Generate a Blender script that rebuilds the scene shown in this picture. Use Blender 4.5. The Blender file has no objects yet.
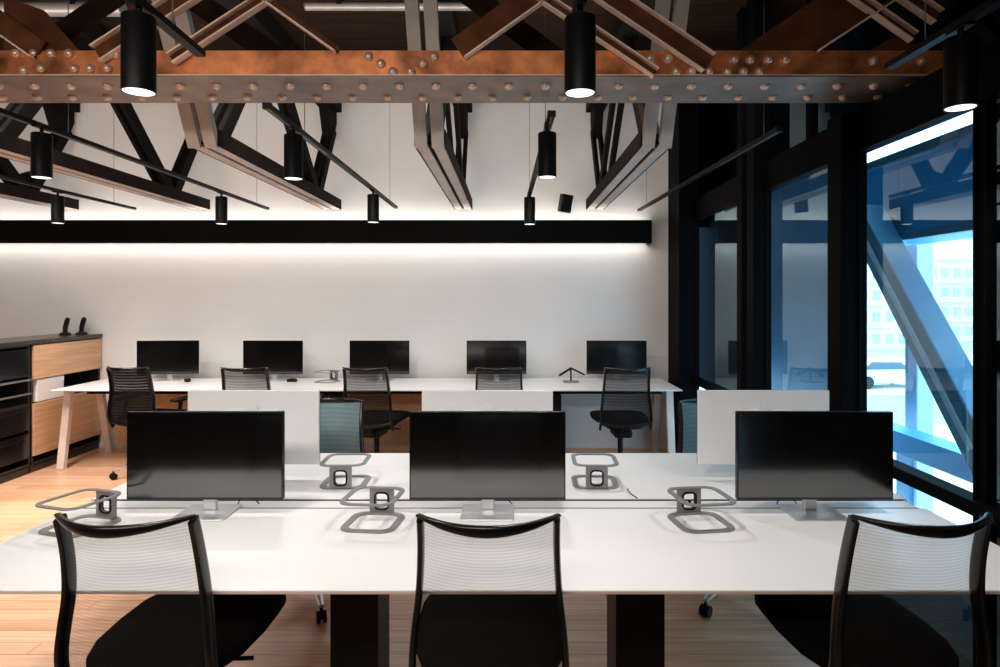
import bpy, bmesh, math, random
from mathutils import Vector, Matrix, Euler

random.seed(7)
S = bpy.context.scene
COL = S.collection
PI = math.pi

# ------------------------------------------------------------------ camera
CZ = 1.554
F = 640.0
cam_d = bpy.data.cameras.new('camera')
cam = bpy.data.objects.new('camera', cam_d)
COL.objects.link(cam)
cam.location = (0, 0, CZ)
cam.rotation_euler = (PI / 2, 0, 0)
cam_d.sensor_width = 36
cam_d.lens = 36 * F / 1000
cam_d.shift_x = -0.010
cam_d.shift_y = -0.0365
cam_d.clip_start = 0.05
cam_d.clip_end = 300
S.camera = cam

# ------------------------------------------------------------------ world, exposure
S.view_settings.view_transform = 'Standard'
S.view_settings.look = 'None'
S.view_settings.exposure = -0.10
S.view_settings.gamma = 1
S.view_settings.use_curve_mapping = False
W = bpy.data.worlds.new('daylight_sky')
S.world = W
W.use_nodes = True
wn = W.node_tree.nodes
wn['Background'].inputs[0].default_value = (0.55, 0.82, 1.0, 1)
wn['Background'].inputs[1].default_value = 6.0

SPOT_W = 60.0
LED_DOWN_W = 14.0
LED_UP_W = 15.0
FILL_W = 40.0


def light(name, kind, loc, energy, color=(1, 1, 1), rot=(0, 0, 0), **kw):
    d = bpy.data.lights.new(name, kind)
    d.energy = energy
    d.color = color
    for k, v in kw.items():
        setattr(d, k, v)
    o = bpy.data.objects.new(name, d)
    COL.objects.link(o)
    o.location = loc
    o.rotation_euler = rot
    return o


# LED strips hidden in the gap between the pelmet and the back wall
light('led_strip_light', 'AREA', (-2.25, 6.52, 2.13), LED_DOWN_W, (1.0, 0.95, 0.9), (math.radians(-4), 0, 0),
      shape='RECTANGLE', size=7.3, size_y=0.03)
light('led_strip_light', 'AREA', (-2.25, 6.50, 2.30), LED_UP_W, (1.0, 0.93, 0.86), (PI + math.radians(-8), 0, 0),
      shape='RECTANGLE', size=7.3, size_y=0.03)
# added fill light without a fixture, behind the camera
light('added_fill_light', 'AREA', (-1.6, -0.6, 2.75), FILL_W, (1.0, 0.90, 0.80), (math.radians(62), 0, 0),
      shape='RECTANGLE', size=3.6, size_y=0.3, spread=math.radians(110))
# added unseen light behind the girder, brightens the upper back wall
light('added_wall_wash_light', 'AREA', (-1.9, 3.72, 2.80), 88.0, (1.0, 0.92, 0.85), (math.radians(100), 0, 0),
      shape='RECTANGLE', size=6.6, size_y=0.06)
light('added_fill_light', 'AREA', (-3.6, 3.7, 2.95), 112.0, (1.0, 0.88, 0.80), (0, math.radians(4), 0),
      shape='RECTANGLE', size=0.25, size_y=1.6, spread=math.radians(105))  # added unseen lamp that brightens the floor at left


# ------------------------------------------------------------------ materials
def new_mat(name):
    m = bpy.data.materials.new(name)
    m.use_nodes = True
    return m, m.node_tree.nodes, m.node_tree.links


def mat(name, color, rough=0.5, metal=0.0, var=0.0, scale=8.0, spec=0.5, bump=0.0, coat=0.0, ior=None):
    m, n, l = new_mat(name)
    b = n['Principled BSDF']
    b.inputs['Roughness'].default_value = rough
    b.inputs['Metallic'].default_value = metal
    b.inputs['Specular IOR Level'].default_value = spec
    if ior:
        b.inputs['IOR'].default_value = ior
    if coat:
        b.inputs['Coat Weight'].default_value = coat
        b.inputs['Coat Roughness'].default_value = 0.15
    tc = n.new('ShaderNodeTexCoord')
    nz = n.new('ShaderNodeTexNoise')
    nz.inputs['Scale'].default_value = scale
    nz.inputs['Detail'].default_value = 6
    l.new(tc.outputs['Object'], nz.inputs['Vector'])
    r = n.new('ShaderNodeValToRGB')
    c = Vector(color)
    r.color_ramp.elements[0].position = 0.3
    r.color_ramp.elements[1].position = 0.7
    r.color_ramp.elements[0].color = (*(c * (1 - var)), 1)
    r.color_ramp.elements[1].color = (*[min(1, x) for x in c * (1 + var)], 1)
    l.new(nz.outputs['Fac'], r.inputs['Fac'])
    l.new(r.outputs['Color'], b.inputs['Base Color'])
    if bump:
        bp = n.new('ShaderNodeBump')
        bp.inputs['Strength'].default_value = bump
        bp.inputs['Distance'].default_value = 0.01
        l.new(nz.outputs['Fac'], bp.inputs['Height'])
        l.new(bp.outputs['Normal'], b.inputs['Normal'])
    return m


def plank_mat(name, c1, c2, gap, width, length, rough, axis='X', grain=0.25, bump=0.15, spec=0.5):
    m, n, l = new_mat(name)
    b = n['Principled BSDF']
    b.inputs['Roughness'].default_value = rough
    b.inputs['Specular IOR Level'].default_value = spec
    tc = n.new('ShaderNodeTexCoord')
    mp = n.new('ShaderNodeMapping')
    mp.inputs['Location'].default_value = (41.3, 40.02, 0)
    if axis == 'Y':
        mp.inputs['Rotation'].default_value = (0, 0, PI / 2)
    l.new(tc.outputs['Object'], mp.inputs['Vector'])
    br = n.new('ShaderNodeTexBrick')
    br.offset = 0.37
    br.inputs['Color1'].default_value = (*c1, 1)
    br.inputs['Color2'].default_value = (*c2, 1)
    br.inputs['Mortar'].default_value = (*gap, 1)
    br.inputs['Scale'].default_value = 1.0
    br.inputs['Mortar Size'].default_value = 0.0025
    br.inputs['Brick Width'].default_value = length
    br.inputs['Row Height'].default_value = width
    l.new(mp.outputs['Vector'], br.inputs['Vector'])
    mp2 = n.new('ShaderNodeMapping')
    mp2.inputs['Scale'].default_value = (1.2, 26, 26)
    l.new(mp.outputs['Vector'], mp2.inputs['Vector'])
    nz = n.new('ShaderNodeTexNoise')
    nz.inputs['Scale'].default_value = 1.6
    nz.inputs['Detail'].default_value = 8
    nz.inputs['Distortion'].default_value = 0.6
    l.new(mp2.outputs['Vector'], nz.inputs['Vector'])
    r = n.new('ShaderNodeValToRGB')
    r.color_ramp.elements[0].position = 0.3
    r.color_ramp.elements[1].position = 0.75
    g = 1 - grain
    r.color_ramp.elements[0].color = (g, g * 0.95, g * 0.9, 1)
    r.color_ramp.elements[1].color = (1.1, 1.1, 1.1, 1)
    l.new(nz.outputs['Fac'], r.inputs['Fac'])
    mx = n.new('ShaderNodeMix')
    mx.data_type = 'RGBA'
    mx.blend_type = 'MULTIPLY'
    mx.inputs[0].default_value = 1
    l.new(br.outputs['Color'], mx.inputs[6])
    l.new(r.outputs['Color'], mx.inputs[7])
    l.new(mx.outputs[2], b.inputs['Base Color'])
    bp = n.new('ShaderNodeBump')
    bp.inputs['Strength'].default_value = bump
    bp.inputs['Distance'].default_value = 0.004
    l.new(nz.outputs['Fac'], bp.inputs['Height'])
    l.new(bp.outputs['Normal'], b.inputs['Normal'])
    return m


def glass_mat(name, tint, ior=2.0, rough=0.0):
    m, n, l = new_mat(name)
    n.remove(n['Principled BSDF'])
    out = n['Material Output']
    fr = n.new('ShaderNodeFresnel')
    fr.inputs['IOR'].default_value = ior
    geo = n.new('ShaderNodeNewGeometry')
    # same reflectance seen from both sides of the thin pane
    iorn = n.new('ShaderNodeMix')
    iorn.data_type = 'FLOAT'
    iorn.inputs[2].default_value = ior
    iorn.inputs[3].default_value = 1.0 / ior
    l.new(geo.outputs['Backfacing'], iorn.inputs[0])
    l.new(iorn.outputs[0], fr.inputs['IOR'])
    t = n.new('ShaderNodeBsdfTransparent')
    t.inputs[0].default_value = (*tint, 1)
    g = n.new('ShaderNodeBsdfGlossy')
    g.inputs['Color'].default_value = (0.68, 0.90, 1.0, 1)
    g.inputs['Roughness'].default_value = rough
    mx = n.new('ShaderNodeMixShader')
    l.new(fr.outputs[0], mx.inputs[0])
    l.new(t.outputs[0], mx.inputs[1])
    l.new(g.outputs[0], mx.inputs[2])
    l.new(mx.outputs[0], out.inputs[0])
    return m


def mesh_fabric(name, color, open_share, rows=80.0):
    m, n, l = new_mat(name)
    out = n['Material Output']
    b = n['Principled BSDF']
    b.inputs['Base Color'].default_value = (*color, 1)
    b.inputs['Roughness'].default_value = 0.6
    b.inputs['Specular IOR Level'].default_value = 0.08
    t = n.new('ShaderNodeBsdfTransparent')
    tc = n.new('ShaderNodeTexCoord')
    wv = n.new('ShaderNodeTexWave')
    wv.bands_direction = 'Z'
    wv.inputs['Scale'].default_value = rows / 2 / PI * 1.0
    wv.inputs['Distortion'].default_value = 1.2
    wv.inputs['Detail'].default_value = 2
    wv.inputs['Detail Scale'].default_value = 6
    l.new(tc.outputs['Object'], wv.inputs['Vector'])
    mr = n.new('ShaderNodeMapRange')
    mr.inputs['To Min'].default_value = 1 - open_share - 0.07
    mr.inputs['To Max'].default_value = 1 - open_share + 0.07
    l.new(wv.outputs['Fac'], mr.inputs['Value'])
    mx = n.new('ShaderNodeMixShader')
    l.new(mr.outputs[0], mx.inputs[0])
    l.new(t.outputs[0], mx.inputs[1])
    l.new(b.outputs[0], mx.inputs[2])
    l.new(mx.outputs[0], out.inputs[0])
    return m


def emit_mat(name, color, strength):
    m, n, l = new_mat(name)
    n.remove(n['Principled BSDF'])
    e = n.new('ShaderNodeEmission')
    e.inputs[0].default_value = (*color, 1)
    e.inputs[1].default_value = strength
    l.new(e.outputs[0], n['Material Output'].inputs[0])
    return m


M = dict(
    wall=mat('white_plaster', (0.78, 0.76, 0.74), 0.85, var=0.015, scale=3),
    wall_dark=mat('charcoal_paint', (0.03, 0.03, 0.033), 0.7, var=0.1),
    floor=plank_mat('oak_floor_planks', (0.60, 0.325, 0.19), (0.72, 0.43, 0.27), (0.34, 0.18, 0.09), 0.10, 1.9, 0.30),
    ceiling=plank_mat('dark_roof_boards', (0.03, 0.016, 0.010), (0.02, 0.012, 0.008), (0.004, 0.003, 0.003), 0.15, 3.0, 0.85, grain=0.5, spec=0.03),
    black=mat('black_powder_coat', (0.005, 0.005, 0.0055), 0.45, var=0.1, spec=0.14),
    black_gloss=mat('black_gloss', (0.006, 0.006, 0.007), 0.16, var=0.1),
    frame=mat('black_window_frame', (0.0018, 0.0019, 0.0024), 0.6, var=0.1, spec=0.04),
    pelmet=mat('black_pelmet_paint', (0.0025, 0.0025, 0.0025), 0.6, var=0.1, spec=0.05),
    white=mat('white_laminate', (0.80, 0.785, 0.77), 0.35, var=0.01, scale=2),
    edge=mat('pale_desk_edge', (0.72, 0.60, 0.56), 0.5, var=0.03),
    white_metal=mat('white_powder_coat', (0.75, 0.75, 0.75), 0.4, var=0.01),
    shell=mat('white_monitor_shell', (0.74, 0.74, 0.75), 0.35, var=0.01),
    silver=mat('brushed_aluminium', (0.62, 0.63, 0.65), 0.32, 0.8, var=0.05, scale=30),
    stand=mat('grey_stand_steel', (0.22, 0.22, 0.22), 0.4, 0.2, var=0.06, scale=20),
    screen=mat('dark_screen', (0.002, 0.0021, 0.0023), 0.12, var=0.05, ior=2.3),
    copper=mat('rusty_copper_steel', (0.60, 0.20, 0.075), 0.38, 0.5, var=0.75, scale=7, bump=0.12),
    plate=mat('worn_brown_steel', (0.24, 0.185, 0.155), 0.45, 0.3, var=0.25, scale=6, bump=0.1),
    rivet=mat('rivet_steel', (0.72, 0.50, 0.38), 0.35, 0.5, var=0.1),
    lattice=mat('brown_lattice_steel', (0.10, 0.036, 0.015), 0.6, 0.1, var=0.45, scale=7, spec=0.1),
    lat_rear=mat('shaded_rear_lattice_steel', (0.022, 0.010, 0.005), 0.7, 0.0, var=0.3, scale=7, spec=0.05),  # darker copy of the lattice steel, shade of the rear bars in its colour
    lat_edge=mat('lit_steel_edge', (0.88, 0.66, 0.53), 0.5, 0.1, var=0.12, scale=9),  # light on the bar edges put into a paler colour
    chord=mat('grey_brown_truss_steel', (0.56, 0.49, 0.44), 0.5, 0.15, var=0.12, scale=6),
    web=mat('black_shaded_truss_steel', (0.006, 0.005, 0.0045), 0.7, 0.0, var=0.2, spec=0.06),  # unlit look of the truss members put into a near-black colour
    channel=mat('shaded_truss_channel', (0.014, 0.010, 0.008), 0.7, 0.0, var=0.25, spec=0.04),  # shade on the channel sides put into the colour
    pipe=mat('grey_pipe_steel', (0.20, 0.18, 0.17), 0.4, 0.4, var=0.1),
    oak=plank_mat('pale_oak_veneer', (0.62, 0.36, 0.20), (0.60, 0.35, 0.195), (0.60, 0.35, 0.195), 2.0, 4.0, 0.45, axis='Y', grain=0.22, bump=0.05),
    leg_wood=mat('pale_ash_leg', (0.66, 0.55, 0.48), 0.5, var=0.06, scale=12),
    cab=mat('dark_brown_cabinet', (0.022, 0.016, 0.013), 0.38, var=0.15),
    cab_top=mat('dark_worktop', (0.03, 0.024, 0.02), 0.25, var=0.1),
    seat=mat('black_seat_fabric', (0.004, 0.004, 0.0045), 0.85, var=0.15, scale=60, spec=0.08),
    chair_frame=mat('black_chair_frame', (0.005, 0.0045, 0.0045), 0.26, var=0.1, spec=0.4),
    mesh=mesh_fabric('grey_back_mesh', (0.025, 0.025, 0.025), 0.66, 200),
    mesh_dark=mesh_fabric('black_back_mesh', (0.012, 0.012, 0.013), 0.30),
    mesh_black=mesh_fabric('solid_black_back_mesh', (0.006, 0.006, 0.006), 0.04),
    mesh_daylit=mesh_fabric('daylit_grey_back_mesh', (0.16, 0.235, 0.25), 0.15),  # grey mesh with its daylight tint put into the colour
    glass=glass_mat('window_glass', (0.64, 0.86, 0.97), 2.3),
    glass_clear=glass_mat('clear_lower_glass', (0.70, 0.90, 1.0), 2.0),
    glass_blue=glass_mat('blue_window_glass', (0.45, 0.70, 0.90), 2.2),
    lens=emit_mat('lamp_lens', (1.0, 0.97, 0.94), 2.0),
    paper=mat('white_card', (0.75, 0.72, 0.69), 0.7, var=0.02),
    ext_steel=mat('blue_grey_exterior_steel', (0.035, 0.16, 0.26), 0.45, var=0.1, scale=2),
    ext_deep=mat('deep_blue_exterior_steel', (0.03, 0.40, 0.85), 0.4, var=0.2, scale=2),
    ext_dark=mat('dark_exterior_cladding', (0.004, 0.006, 0.010), 0.95, var=0.2, scale=2, spec=0.03),
    ext_blue=mat('blue_exterior_cladding', (0.02, 0.12, 0.24), 0.5, var=0.2, scale=2),
    ext_pale=mat('pale_exterior_steel', (0.42, 0.52, 0.62), 0.5, var=0.05, scale=2),
    ground=mat('pale_pavement', (0.74, 0.72, 0.70), 0.8, var=0.08, scale=0.3),
    road=mat('grey_road', (0.42, 0.43, 0.45), 0.8, var=0.08, scale=0.2),
    facade=mat('pale_city_facade', (0.80, 0.78, 0.76), 0.8, var=0.03, scale=0.3),
    facade2=mat('light_grey_city_facade', (0.66, 0.67, 0.69), 0.8, var=0.03, scale=0.3),
    facade_win=mat('grey_city_windows', (0.38, 0.46, 0.52), 0.3, var=0.25, scale=0.6),
    car=mat('white_car_paint', (0.75, 0.76, 0.78), 0.25, var=0.02),
    car_glass=mat('dark_car_glass', (0.12, 0.16, 0.2), 0.15, var=0.1),
    tyre=mat('tyre_rubber', (0.03, 0.03, 0.03), 0.8, var=0.1),
)


# ------------------------------------------------------------------ mesh builder
class MB:
    def __init__(self):
        self.bm = bmesh.new()

    def quad_box(self, lo, hi, mtx=None):
        x0, y0, z0 = lo
        x1, y1, z1 = hi
        co = [(x0, y0, z0), (x1, y0, z0), (x1, y1, z0), (x0, y1, z0),
              (x0, y0, z1), (x1, y0, z1), (x1, y1, z1), (x0, y1, z1)]
        vs = [self.bm.verts.new((mtx @ Vector(c)) if mtx else c) for c in co]
        for f in ((0, 3, 2, 1), (4, 5, 6, 7), (0, 1, 5, 4), (1, 2, 6, 5), (2, 3, 7, 6), (3, 0, 4, 7)):
            self.bm.faces.new([vs[i] for i in f])
        return self

    def box(self, c, s, rot=None):
        m = Matrix.Translation(c)
        if rot:
            m = m @ Euler(rot).to_matrix().to_4x4()
        h = Vector(s) / 2
        return self.quad_box(-h, h, m)

    def bar(self, p, q, w, h, up=(0, 0, 1)):
        """rectangular bar from p to q; h measured along `up`, w across"""
        p, q, up = Vector(p), Vector(q), Vector(up)
        t = (q - p).normalized()
        s = t.cross(up).normalized()
        u = s.cross(t).normalized()
        m = Matrix((s, t, u)).transposed().to_4x4()
        m.translation = p
        L = (q - p).length
        return self.quad_box((-w / 2, 0, -h / 2), (w / 2, L, h / 2), m)

    def rings(self, rings, cap=True, closed=False):
        vs = [[self.bm.verts.new(c) for c in r] for r in rings]
        n = len(vs[0])
        R = len(vs)
        for i in range(R if closed else R - 1):
            a, b = vs[i], vs[(i + 1) % R]
            for j in range(n):
                k = (j + 1) % n
                self.bm.faces.new((a[j], a[k], b[k], b[j]))
        if cap and not closed:
            self.bm.faces.new(list(reversed(vs[0])))
            self.bm.faces.new(vs[-1])
        return self

    def sweep(self, path, sec, ref=(0, 0, 1), n=12, power=2.0, closed=False, cap=True):
        """sec: (a, b) half sizes or list of them; a across (t x ref), b along ref"""
        path = [Vector(p) for p in path]
        rings = []
        N = len(path)
        for i, p in enumerate(path):
            if closed:
                t = path[(i + 1) % N] - path[i - 1]
            else:
                t = path[min(i + 1, N - 1)] - path[max(i - 1, 0)]
            t.normalize()
            r = Vector(ref)
            s = t.cross(r)
            if s.length < 1e-4:
                s = t.cross(Vector((1, 0, 0)))
            s.normalize()
            u = s.cross(t).normalized()
            a, b = sec[i] if isinstance(sec, list) else sec
            ring = []
            for k in range(n):
                th = 2 * PI * k / n
                c, d = math.cos(th), math.sin(th)
                e = 2.0 / power
                ring.append(p + s * a * math.copysign(abs(c) ** e, c) + u * b * math.copysign(abs(d) ** e, d))
            rings.append(ring)
        return self.rings(rings, cap, closed)

    def tube(self, path, r, n=10, closed=False):
        return self.sweep(path, (r, r), ref=(0.013, 0.021, 1), n=n, closed=closed)

    def cyl(self, p, q, r, r2=None, n=20):
        p, q = Vector(p), Vector(q)
        t = (q - p).normalized()
        a = t.orthogonal().normalized()
        b = t.cross(a)
        r2 = r if r2 is None else r2
        return self.rings([[o + (a * math.cos(2 * PI * k / n) + b * math.sin(2 * PI * k / n)) * rr for k in range(n)]
                           for o, rr in ((p, r), (q, r2))])

    def lathe(self, prof, c=(0, 0, 0), n=24):
        c = Vector(c)
        return self.rings([[c + Vector((r * math.cos(2 * PI * k / n), r * math.sin(2 * PI * k / n), z)) for k in range(n)]
                           for r, z in prof])

    def prism(self, poly, thick, mtx):
        """poly in local XY extruded along +Z by thick"""
        a = [self.bm.verts.new(mtx @ Vector((x, y, 0))) for x, y in poly]
        b = [self.bm.verts.new(mtx @ Vector((x, y, thick))) for x, y in poly]
        n = len(a)
        self.bm.faces.new(list(reversed(a)))
        self.bm.faces.new(b)
        for i in range(n):
            j = (i + 1) % n
            self.bm.faces.new((a[i], a[j], b[j], b[i]))
        return self

    def ring_band(self, outer, inner, thick, mtx):
        """flat ring between two outlines of equal count"""
        n = len(outer)
        v = []
        for z in (0, thick):
            v.append([self.bm.verts.new(mtx @ Vector((x, y, z))) for x, y in outer])
            v.append([self.bm.verts.new(mtx @ Vector((x, y, z))) for x, y in inner])
        o0, i0, o1, i1 = v
        for k in range(n):
            j = (k + 1) % n
            self.bm.faces.new((o0[j], o0[k], i0[k], i0[j]))
            self.bm.faces.new((o1[k], o1[j], i1[j], i1[k]))
            self.bm.faces.new((o0[k], o0[j], o1[j], o1[k]))
            self.bm.faces.new((i0[j], i0[k], i1[k], i1[j]))
        return self

    def build(self, name, m, parent=None, bevel=0.0, smooth=False, seg=2):
        bm = self.bm
        bmesh.ops.recalc_face_normals(bm, faces=bm.faces)
        me = bpy.data.meshes.new(name)
        bm.to_mesh(me)
        bm.free()
        me.materials.append(m)
        if smooth:
            me.polygons.foreach_set('use_smooth', [True] * len(me.polygons))
            me.set_sharp_from_angle(angle=math.radians(40))
        o = bpy.data.objects.new(name, me)
        COL.objects.link(o)
        if parent:
            o.parent = parent
        if bevel:
            b = o.modifiers.new('bevel', 'BEVEL')
            b.width = bevel
            b.segments = seg
            b.limit_method = 'ANGLE'
        return o


def rrect(w, h, r, seg=5, skew=0.0):
    pts = []
    for cx, cy, a0 in ((w / 2 - r, h / 2 - r, 0), (-w / 2 + r, h / 2 - r, 90), (-w / 2 + r, -h / 2 + r, 180), (w / 2 - r, -h / 2 + r, 270)):
        for k in range(seg + 1):
            a = math.radians(a0 + 90 * k / seg)
            x, y = cx + r * math.cos(a), cy + r * math.sin(a)
            pts.append((x + skew * y, y))
    return pts


def tag(o, label, cat, group=None, kind=None):
    o['label'] = label
    o['category'] = cat
    if group:
        o['group'] = group
    if kind:
        o['kind'] = kind
    return o


def structure(o):
    o['kind'] = 'structure'
    return o


def thing(name, loc, label, cat, group=None, rz=0.0):
    o = bpy.data.objects.new(name, None)
    o.empty_display_size = 0.1
    COL.objects.link(o)
    o.location = loc
    o.rotation_euler = (0, 0, rz)
    return tag(o, label, cat, group)


def copy_tree(o, parent=None):
    c = o.copy()
    COL.objects.link(c)
    if parent:
        c.parent = parent
    for ch in [x for x in COL.objects if x.parent == o]:
        copy_tree(ch, c)
    return c


def place(proto, first, loc, rz, label, group):
    """the first placing moves the prototype itself, later ones copy its tree"""
    o = proto if first else copy_tree(proto)
    o.location = loc
    o.rotation_euler = (0, 0, rz)
    o['label'] = label
    o['group'] = group
    return o


def PX(px, py, Y):
    return Vector(((px - 510) / F * Y, Y, CZ + (297 - py) / F * Y))


# ------------------------------------------------------------------ setting
XL, XR, YF, YB, ZC = -6.2, 1.75, -3.2, 6.6, 3.62
XC = 2.10                                  # the clerestory above the header stands further out
structure(MB().quad_box((XL, YF, -0.12), (XR + 0.06, YB + 0.2, 0)).build('floor', M['floor']))
structure(MB().quad_box((XL - 0.15, YF - 0.15, ZC), (XC + 0.2, YB + 0.2, ZC + 0.12)).build('ceiling', M['ceiling']))
structure(MB().quad_box((XL, YB, 0), (1.66, YB + 0.15, ZC)).build('wall_back', M['wall']))
structure(MB().quad_box((XL - 0.15, YF, 0), (XL, YB + 0.15, ZC)).build('wall_left', M['wall']))
structure(MB().quad_box((XL - 0.15, YF - 0.15, 0), (XR + 0.2, YF, ZC)).build('wall_front', M['wall_dark']))
structure(MB().quad_box((XR - 0.02, YF, 0), (XR + 0.15, -0.6, ZC)).build('wall_right', M['wall_dark']))

# long black light pelmet in front of the back wall
pel = MB().quad_box((XL, 6.40, 2.094), (1.42, 6.43, 2.324)).build('trim_1', M['pelmet'])
structure(pel)
MB().quad_box((XL, 6.43, 2.205), (1.42, YB, 2.215)).build('shelf_board', M['pelmet'], pel)
MB().quad_box((1.405, 6.43, 2.094), (1.42, YB, 2.324)).build('end_cap', M['pelmet'], pel)

# glazed wall on the right: posts, header, sill rail, panes
HZ0, HZ1 = 2.275, 2.47
posts = [(5.99, 6.08, 0.17), (6.08, 6.60, 0.12), (4.34, 4.46, 0.10), (4.56, 4.66, 0.10), (3.18, 3.32, 0.105)]
n_tr = 2
for (y0, y1, p) in posts:
    structure(MB().quad_box((XR - p, y0, 0), (XR + 0.012, y1, HZ1 if y1 == 3.32 else ZC)).build('trim_%d' % n_tr, M['frame'], bevel=0.004))
    n_tr += 1
structure(MB().quad_box((XR - 0.006, 2.335, 0), (XR + 0.05, 2.385, HZ0)).build('trim_%d' % n_tr, M['frame'], bevel=0.004)); n_tr += 1
structure(MB().quad_box((XR - 0.03, -0.6, HZ0), (XR + 0.04, 6.6, HZ1)).quad_box((XR + 0.04, -0.6, HZ1 - 0.03), (XC + 0.03, 6.75, HZ1)).quad_box((XR - 0.03, 6.6, HZ0), (XC + 0.03, 6.75, ZC)).quad_box((XR, -0.75, HZ1), (XC + 0.03, -0.6, ZC)).build('trim_%d' % n_tr, M['frame'], bevel=0.004)); n_tr += 1
structure(MB().quad_box((XR - 0.045, -0.6, 0.745), (XR + 0.04, 6.6, 0.800)).build('trim_%d' % n_tr, M['frame'], bevel=0.004)); n_tr += 1
structure(MB().quad_box((XR - 0.045, -0.6, 0.0), (XR + 0.04, 6.6, 0.05)).build('trim_%d' % n_tr, M['frame'], bevel=0.004)); n_tr += 1
bays = [(4.66, 5.99), (3.32, 4.34), (2.385, 3.18), (-0.6, 2.335)]
for i, (y0, y1) in enumerate(bays):
    w = bpy.data.objects.new('window_%d' % (i + 1), None)
    COL.objects.link(w)
    w.location = (XR, (y0 + y1) / 2, 0)
    structure(w)
    d = (y1 - y0) / 2
    for (z0, z1) in ((0.05, 0.745), (0.80, HZ0)):
        xo = 0.0
        b = MB()
        vs = [b.bm.verts.new(c) for c in ((xo, -d, z0), (xo, d, z0), (xo, d, z1), (xo, -d, z1))]
        b.bm.faces.new(vs)
        b.build('pane', M['glass_clear'] if z0 < 0.1 else M['glass'], w)
    fr = MB()
    for (z0, z1) in ((0.05, 0.745), (0.80, HZ0)):
        for a, c in ((-d, -d + 0.008), (d - 0.008, d)):
            xo = 0.0
            fr.quad_box((xo - 0.02, a, z0), (xo + 0.02, c, z1))
    fr.build('sash_frame', M['frame'], w)
wc = bpy.data.objects.new('window_6', None)          # clerestory above the header
COL.objects.link(wc)
wc.location = (XC, 3.0, HZ1)
structure(wc)
b = MB()
b.bm.faces.new([b.bm.verts.new(c) for c in ((0, -3.6, 0), (0, 3.6, 0), (0, 3.6, ZC - HZ1), (0, -3.6, ZC - HZ1))])
b.build('pane', M['glass'], wc)
for y in (-3.55, -1.2, 0.3, 1.45, 3.0, 3.57):
    MB().quad_box((-0.03, y - 0.03, 0), (0.03, y + 0.03, ZC - HZ1)).build('mullion', M['frame'], wc)
# small blue glass slot between the twin posts
wv = bpy.data.objects.new('window_5', None)
COL.objects.link(wv)
wv.location = (XR, 4.51, 0)
structure(wv)
b = MB()
b.bm.faces.new([b.bm.verts.new(c) for c in ((0, -0.05, 0), (0, 0.05, 0), (0, 0.05, HZ0), (0, -0.05, HZ0))])
b.build('pane', M['glass_blue'], wv)

# ------------------------------------------------------------------ outside
tag(MB().quad_box((2.06, 5.72, 0.66), (2.13, 9.0, 2.44)).build('cladding_panel', M['ext_dark']),
    'near-black cladding panel outside behind the window bay next to the back wall', 'panel')
blue_panel = MB().quad_box((2.60, 5.14, 0.36), (2.70, 10.5, 2.68)).build('cladding_panel', M['ext_blue'])
MB().quad_box((2.58, 10.3, -3.2), (2.72, 10.5, 0.36)).build('support_post', M['ext_blue'], blue_panel)
tag(blue_panel,
    'deep blue cladding panel outside behind the middle window bay', 'panel')
tag(MB().quad_box((1.95, -0.70, 0.10), (2.25, 2.60, 2.45)).build('exterior_pier', M['ext_dark']),  # near end lengthened to block window reflections in the right monitor
    'dark pier outside the window at the right edge of the photo', 'pier')
tag(MB().quad_box((2.135, -0.8, 2.48), (2.30, 9.0, 3.75)).build('fascia_panel', M['ext_dark']),
    'dark fascia outside behind the glass above the window header', 'panel')
t = thing('exterior_beam', (2.72, 5.0, 1.92), 'deep blue horizontal steel box beam outside, crossing the top of the large window', 'beam')
MB().quad_box((-0.15, -3.2, 0), (0.15, 0.08, 0.58)).build('web', M['ext_deep'], t)
f = MB().quad_box((-0.2, -3.2, 0.0), (-0.15, 0.08, 0.05))
f.quad_box((-0.2, -3.2, 0.53), (-0.15, 0.08, 0.58)).build('flange', M['ext_steel'], t)
tag(MB().quad_box((2.54, 1.6, 0.53), (2.70, 5.08, 0.67)).build('exterior_sill_beam', M['ext_deep']),
    'dark blue low steel beam outside, just above the window sill rail', 'beam')
t = thing('diagonal_brace', (2.42, 3.235, 0.78), 'thick blue grey steel brace slanting down across the large window', 'brace')
P0, P1 = Vector((0, 0.16, -0.19 + 0.0)), Vector((0, 1.10, 1.30))
dirv = (Vector((0, 1.175, 1.388))).normalized()
MB().bar(-dirv * 0.12, dirv * 1.75, 0.16, 0.19, up=(0, -1.388, 1.175)).build('box_section', M['ext_steel'], t, bevel=0.01)
MB().bar(Vector((-0.085, 0, 0)) + dirv * 0.0, Vector((-0.085, 0, 0)) + dirv * 1.7, 0.02, 0.03, up=(0, -1.388, 1.175)).build('weld_rib', M['ext_pale'], t)
t = thing('slim_brace', (2.98, 3.5, 1.9), 'thin pale steel brace rising to the right behind the thick brace', 'brace')
q0, q1 = PX(916, 240, 4.62), PX(985, 176, 4.1)
MB().bar(q0 - t.location, q1 - t.location, 0.05, 0.06).build('rod', M['ext_pale'], t)
t = thing('exterior_column', (2.95, 4.63, -3.2), 'pale steel column outside behind the thick brace, its shaded side coloured darker', 'column')
MB().quad_box((-0.05, -0.065, 0), (0.075, 0.075, 5.2)).build('shaft', M['ext_pale'], t, bevel=0.01)
MB().quad_box((-0.09, -0.03, 0), (-0.05, 0.11, 3.65)).build('shaded_side_plate', M['ext_steel'], t)  # shadowed left face of the column, shade given as a darker plate
structure(MB().quad_box((1.9, -10, -3.4), (120, 140, -3.2)).build('ground', M['ground']))
tag(MB().quad_box((1.84, -0.6, 0.0), (2.50, 4.2, 0.10)).build('exterior_walkway', M['ext_dark']), 'dark walkway deck outside along the foot of the windows', 'walkway')
tag(MB().quad_box((6, 24, -3.2), (110, 31, -3.19)).build('road', M['road']), 'pale street running past in front of the city buildings', 'road')


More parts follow.
